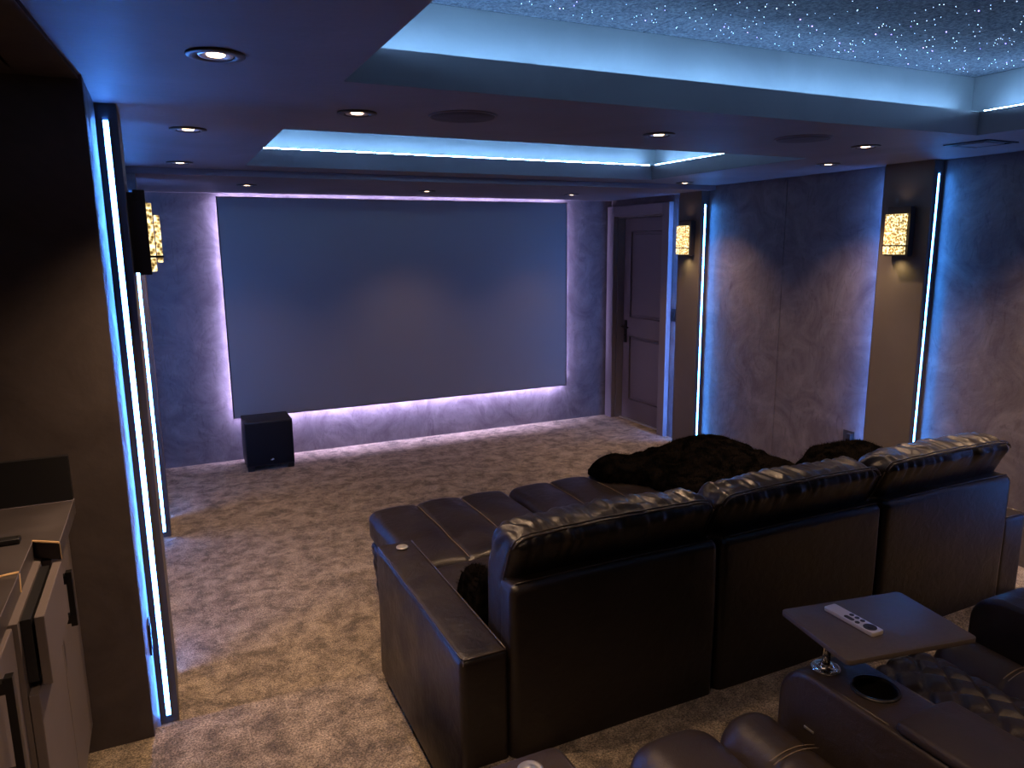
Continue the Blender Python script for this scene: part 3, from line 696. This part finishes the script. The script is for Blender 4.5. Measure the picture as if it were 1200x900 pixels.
# console with a real cup well
bm = nb(); prism(bm, arm_profile(1.165, .83), 0, 1.252, 1.422, bev=.014, seg=4); bmesh.ops.recalc_face_normals(bm, faces=bm.faces)
me = bpy.data.meshes.new('console_tmp'); bm.to_mesh(me); bm.free(); tmp = bpy.data.objects.new('console_tmp', me); C.objects.link(tmp)
CX, CY = 1.343, .985
bm = nb(); lathe(bm, [(.046, -.085), (.046, .05)], (CX, CY, .83), 32, True, True); bmesh.ops.recalc_face_normals(bm, faces=bm.faces)
mc = bpy.data.meshes.new('cutter'); bm.to_mesh(mc); bm.free(); cut = bpy.data.objects.new('cutter', mc); C.objects.link(cut)
md = tmp.modifiers.new('b', 'BOOLEAN'); md.operation = 'DIFFERENCE'; md.object = cut; md.solver = 'EXACT'
bpy.context.view_layer.update(); dg = bpy.context.evaluated_depsgraph_get()
me2 = bpy.data.meshes.new_from_object(tmp.evaluated_get(dg)); bpy.data.objects.remove(tmp); bpy.data.objects.remove(cut)
bm = nb(); bm.from_mesh(me2); con = soft(obj('console', bm, 'leather2', rec), 50)
bm = nb(); lathe(bm, [(.052, .0008), (.051, .005), (.046, .006), (.0445, -.002), (.0445, -.075), (.040, -.082), (.001, -.082)], (CX, CY, .83), 36, False, True); obj('cup_holder', bm, 'blackmetal', con, True)
for x in (1.264, 1.410):
    r = .09; pts = [(x, .89, .828)] + [(x, 1.175-r+r*math.sin(i/8*PI/2)-.003, .83-r+r*math.cos(i/8*PI/2)-.003) for i in range(9)]
    bm = nb(); tube(bm, pts, .0028, 6); obj('piping', bm, 'piping', con, True)
def fl(p, d):
    p = p.copy(); 
    if p.z > .84: p.z += .010*math.sin(PI*(p.x-1.25)/.174)
    return p
bm = nb(); rbox(bm, 1.250, 1.424, .42, .868, .8305, .856, .014, 12, 16, 2, 4, fl); lid = obj('console_lid', bm, 'leather2', rec, True)
bm = nb(); tube(bm, [(1.257, .45, .850), (1.257, .861, .850), (1.417, .861, .850), (1.417, .45, .850)], .0025, 6); obj('piping', bm, 'piping', lid, True)
bm = nb(); box(bm, 1.2490, 1.2517, 1.060, 1.088, .700, .706, bev=.001); obj('side_badge', bm, 'alu', con)
# seats: side bolsters and a padded centre panel each
def bolster(x0, x1, seed, dip):
    def fb(p, d):
        p = p.copy(); t = (p.x-x0)/(x1-x0)
        if p.z > .6:
            p.z += .020*math.sin(PI*min(1, max(0, t))) + wrink(p, .004, (7, 7, 3), seed)
            g_ = math.exp(-((p.y-dip)/.008)**2); p.z -= .007*g_
        return p
    bm = nb(); rbox(bm, x0, x1, .5, 1.215, .44, .695, .075, 14, 60, 6, 5, fb); o = obj('seat_bolster', bm, 'leather2', rec, True)
    bm = nb()
    for dd in (-.006, .006): tube(bm, [(x0+.02+(x1-x0-.04)*i/8, dip+dd, .6925+.020*math.sin(PI*(.02+(x1-x0-.04)*i/8)/(x1-x0))+wrink(Vector((x0+.02+(x1-x0-.04)*i/8, dip, .69)), .004, (7, 7, 3), seed)) for i in range(9)], .0013, 5)
    obj('stitching', bm, 'thread', o, True)
bolster(.648, .83, 1, 1.03); bolster(1.075, 1.248, 2, 1.03); bolster(1.426, 1.585, 3, 1.0); bolster(1.835, 1.998, 4, 1.0)
def quilt(x0, x1, seed):
    cx = (x0+x1)/2
    def fq(p, d):
        p = p.copy()
        if d.z > .3 or (d.y > .3 and p.z > .5):
            s_ = p.y
            u = ((p.x-cx)*1.25+s_)/.096; v_ = ((p.x-cx)*1.25-s_)/.096
            du = abs(u-round(u)); dv = abs(v_-round(v_)); m_ = min(du, dv)
            p += d*(.016*min(1, m_*4)**.5 - .009)
            p.z += .010*math.sin(PI*min(1, max(0, (p.x-x0)/(x1-x0))))
        return p
    bm = nb(); rbox(bm, x0, x1, .5, 1.222, .44, .708, .09, 70, 130, 6, 8, fq); return obj('quilted_seat', bm, 'leather2', rec, True)
def plainpad(x0, x1):
    def fp(p, d):
        p = p.copy()
        if p.z > .6: p.z += .008*math.sin(PI*(p.x-x0)/(x1-x0)) + wrink(p, .004, (9, 9, 3), 8)
        return p
    bm = nb(); rbox(bm, x0, x1, .5, 1.232, .44, .708, .075, 16, 20, 6, 5, fp); obj('seat_pad', bm, 'leather2', rec, True)
plainpad(.832, 1.073); quilt(1.587, 1.833, 1)
for (x0, x1) in ((.648, 1.248), (1.426, 1.998)):
    bm = nb(); rbox(bm, x0, x1, 1.10, 1.19, ZP+.04, .60, .03, 10, 3, 8, 3); obj('footrest_panel', bm, 'leather2', rec, True)
    bm = nb(); prism(bm, [(.49, .55), (.50, .75), (.28, 1.12), (.18, 1.12), (.10, .95), (.20, .40), (.3, .3)], 0, x0+.004, x1-.004, bev=.03, seg=4); soft(obj('backrest', bm, 'leather2', rec))
bx('base_frame', 'black', rec, .50, 2.15, .25, 1.08, ZP+.001, ZP+.20)

# ---------------------------------------------------------------- swivel tray table and remote
TA = math.radians(-10.2); TCx, TCy, TZ = 1.395, 1.037, .951
tt = thing('tray_table', 'dark grey swivel tray table on a chrome post above the console', 'tray table', (1.312, 1.093, .83))
def rot(px_, py_, cx=TCx, cy_=TCy, a=TA): return (cx+px_*math.cos(a)-py_*math.sin(a), cy_+px_*math.sin(a)+py_*math.cos(a))
def rrect(hw, hh, r, n_=5):
    o = []
    for (sx_, sy_, a0_) in ((1, 1, 0), (-1, 1, 90), (-1, -1, 180), (1, -1, 270)):
        for i in range(n_+1):
            a = math.radians(a0_+90*i/n_); o.append((sx_*(hw-r)+r*math.cos(a), sy_*(hh-r)+r*math.sin(a)))
    return o
M['tray'] = noise_col(mat('tray_laminate', (.045, .04, .042), .45, spec=.35), [(.3, (.075, .060, .056)), (.7, (.09, .072, .067))], 120, 2)
bm = nb(); prism(bm, [rot(*p) for p in rrect(.168, .114, .012)], 2, TZ-.012, TZ, bev=.0015, seg=2); soft(obj('table_top', bm, 'tray', tt), 40)
bm = nb(); lathe(bm, [(.0095, .003), (.0095, .106)], (1.312, 1.093, .83), 16, True, True); obj('post', bm, 'chrome', tt, True)
bm = nb(); lathe(bm, [(.033, .001), (.033, .004), (.029, .006), (.024, .0025), (.012, .003), (.012, .012), (.0095, .014)], (1.312, 1.093, .83), 28); obj('collar', bm, 'chrome', tt, True)
bm = nb(); lathe(bm, [(.022, .1065), (.022, .1085)], (1.312, 1.093, .83), 20, True, True); obj('swivel_plate', bm, 'blackmetal', tt)
RA = math.radians(-1.5); RCx, RCy = 1.3535, 1.064
rm = thing('remote_control', 'slim silver remote control with black buttons lying on the tray table', 'remote', (RCx, RCy, TZ))
def rr(x, y): return rot(x, y, RCx, RCy, RA)
bm = nb(); prism(bm, [rr(*p) for p in rrect(.0178, .068, .005)], 2, TZ+.0004, TZ+.0096, bev=.0012, seg=2); soft(obj('remote_body', bm, 'remote', rm), 40)
def btn(x, y, r0, name='button', elong=0, m='rubber', z=.0098, h=.0006):
    bm = nb(); n_ = 24; pts = []
    for i in range(n_):
        a = 2*PI*i/n_; yy = y + r0*math.sin(a) + (elong if math.sin(a) > 0 else -elong); pts.append(rr(x+r0*math.cos(a), yy))
    prism(bm, pts, 2, TZ+z-.0005, TZ+z+h); return obj(name, bm, m, rm)
btn(0, -.046, .0145, 'clickpad'); btn(0, -.046, .0062, 'clickpad_centre', z=.0105)
for y in (-.019, -.004, .011): btn(.0083, y, .0053)
btn(-.0083, -.019, .0053); btn(-.0083, .0035, .0053, 'volume_rocker', .0075)
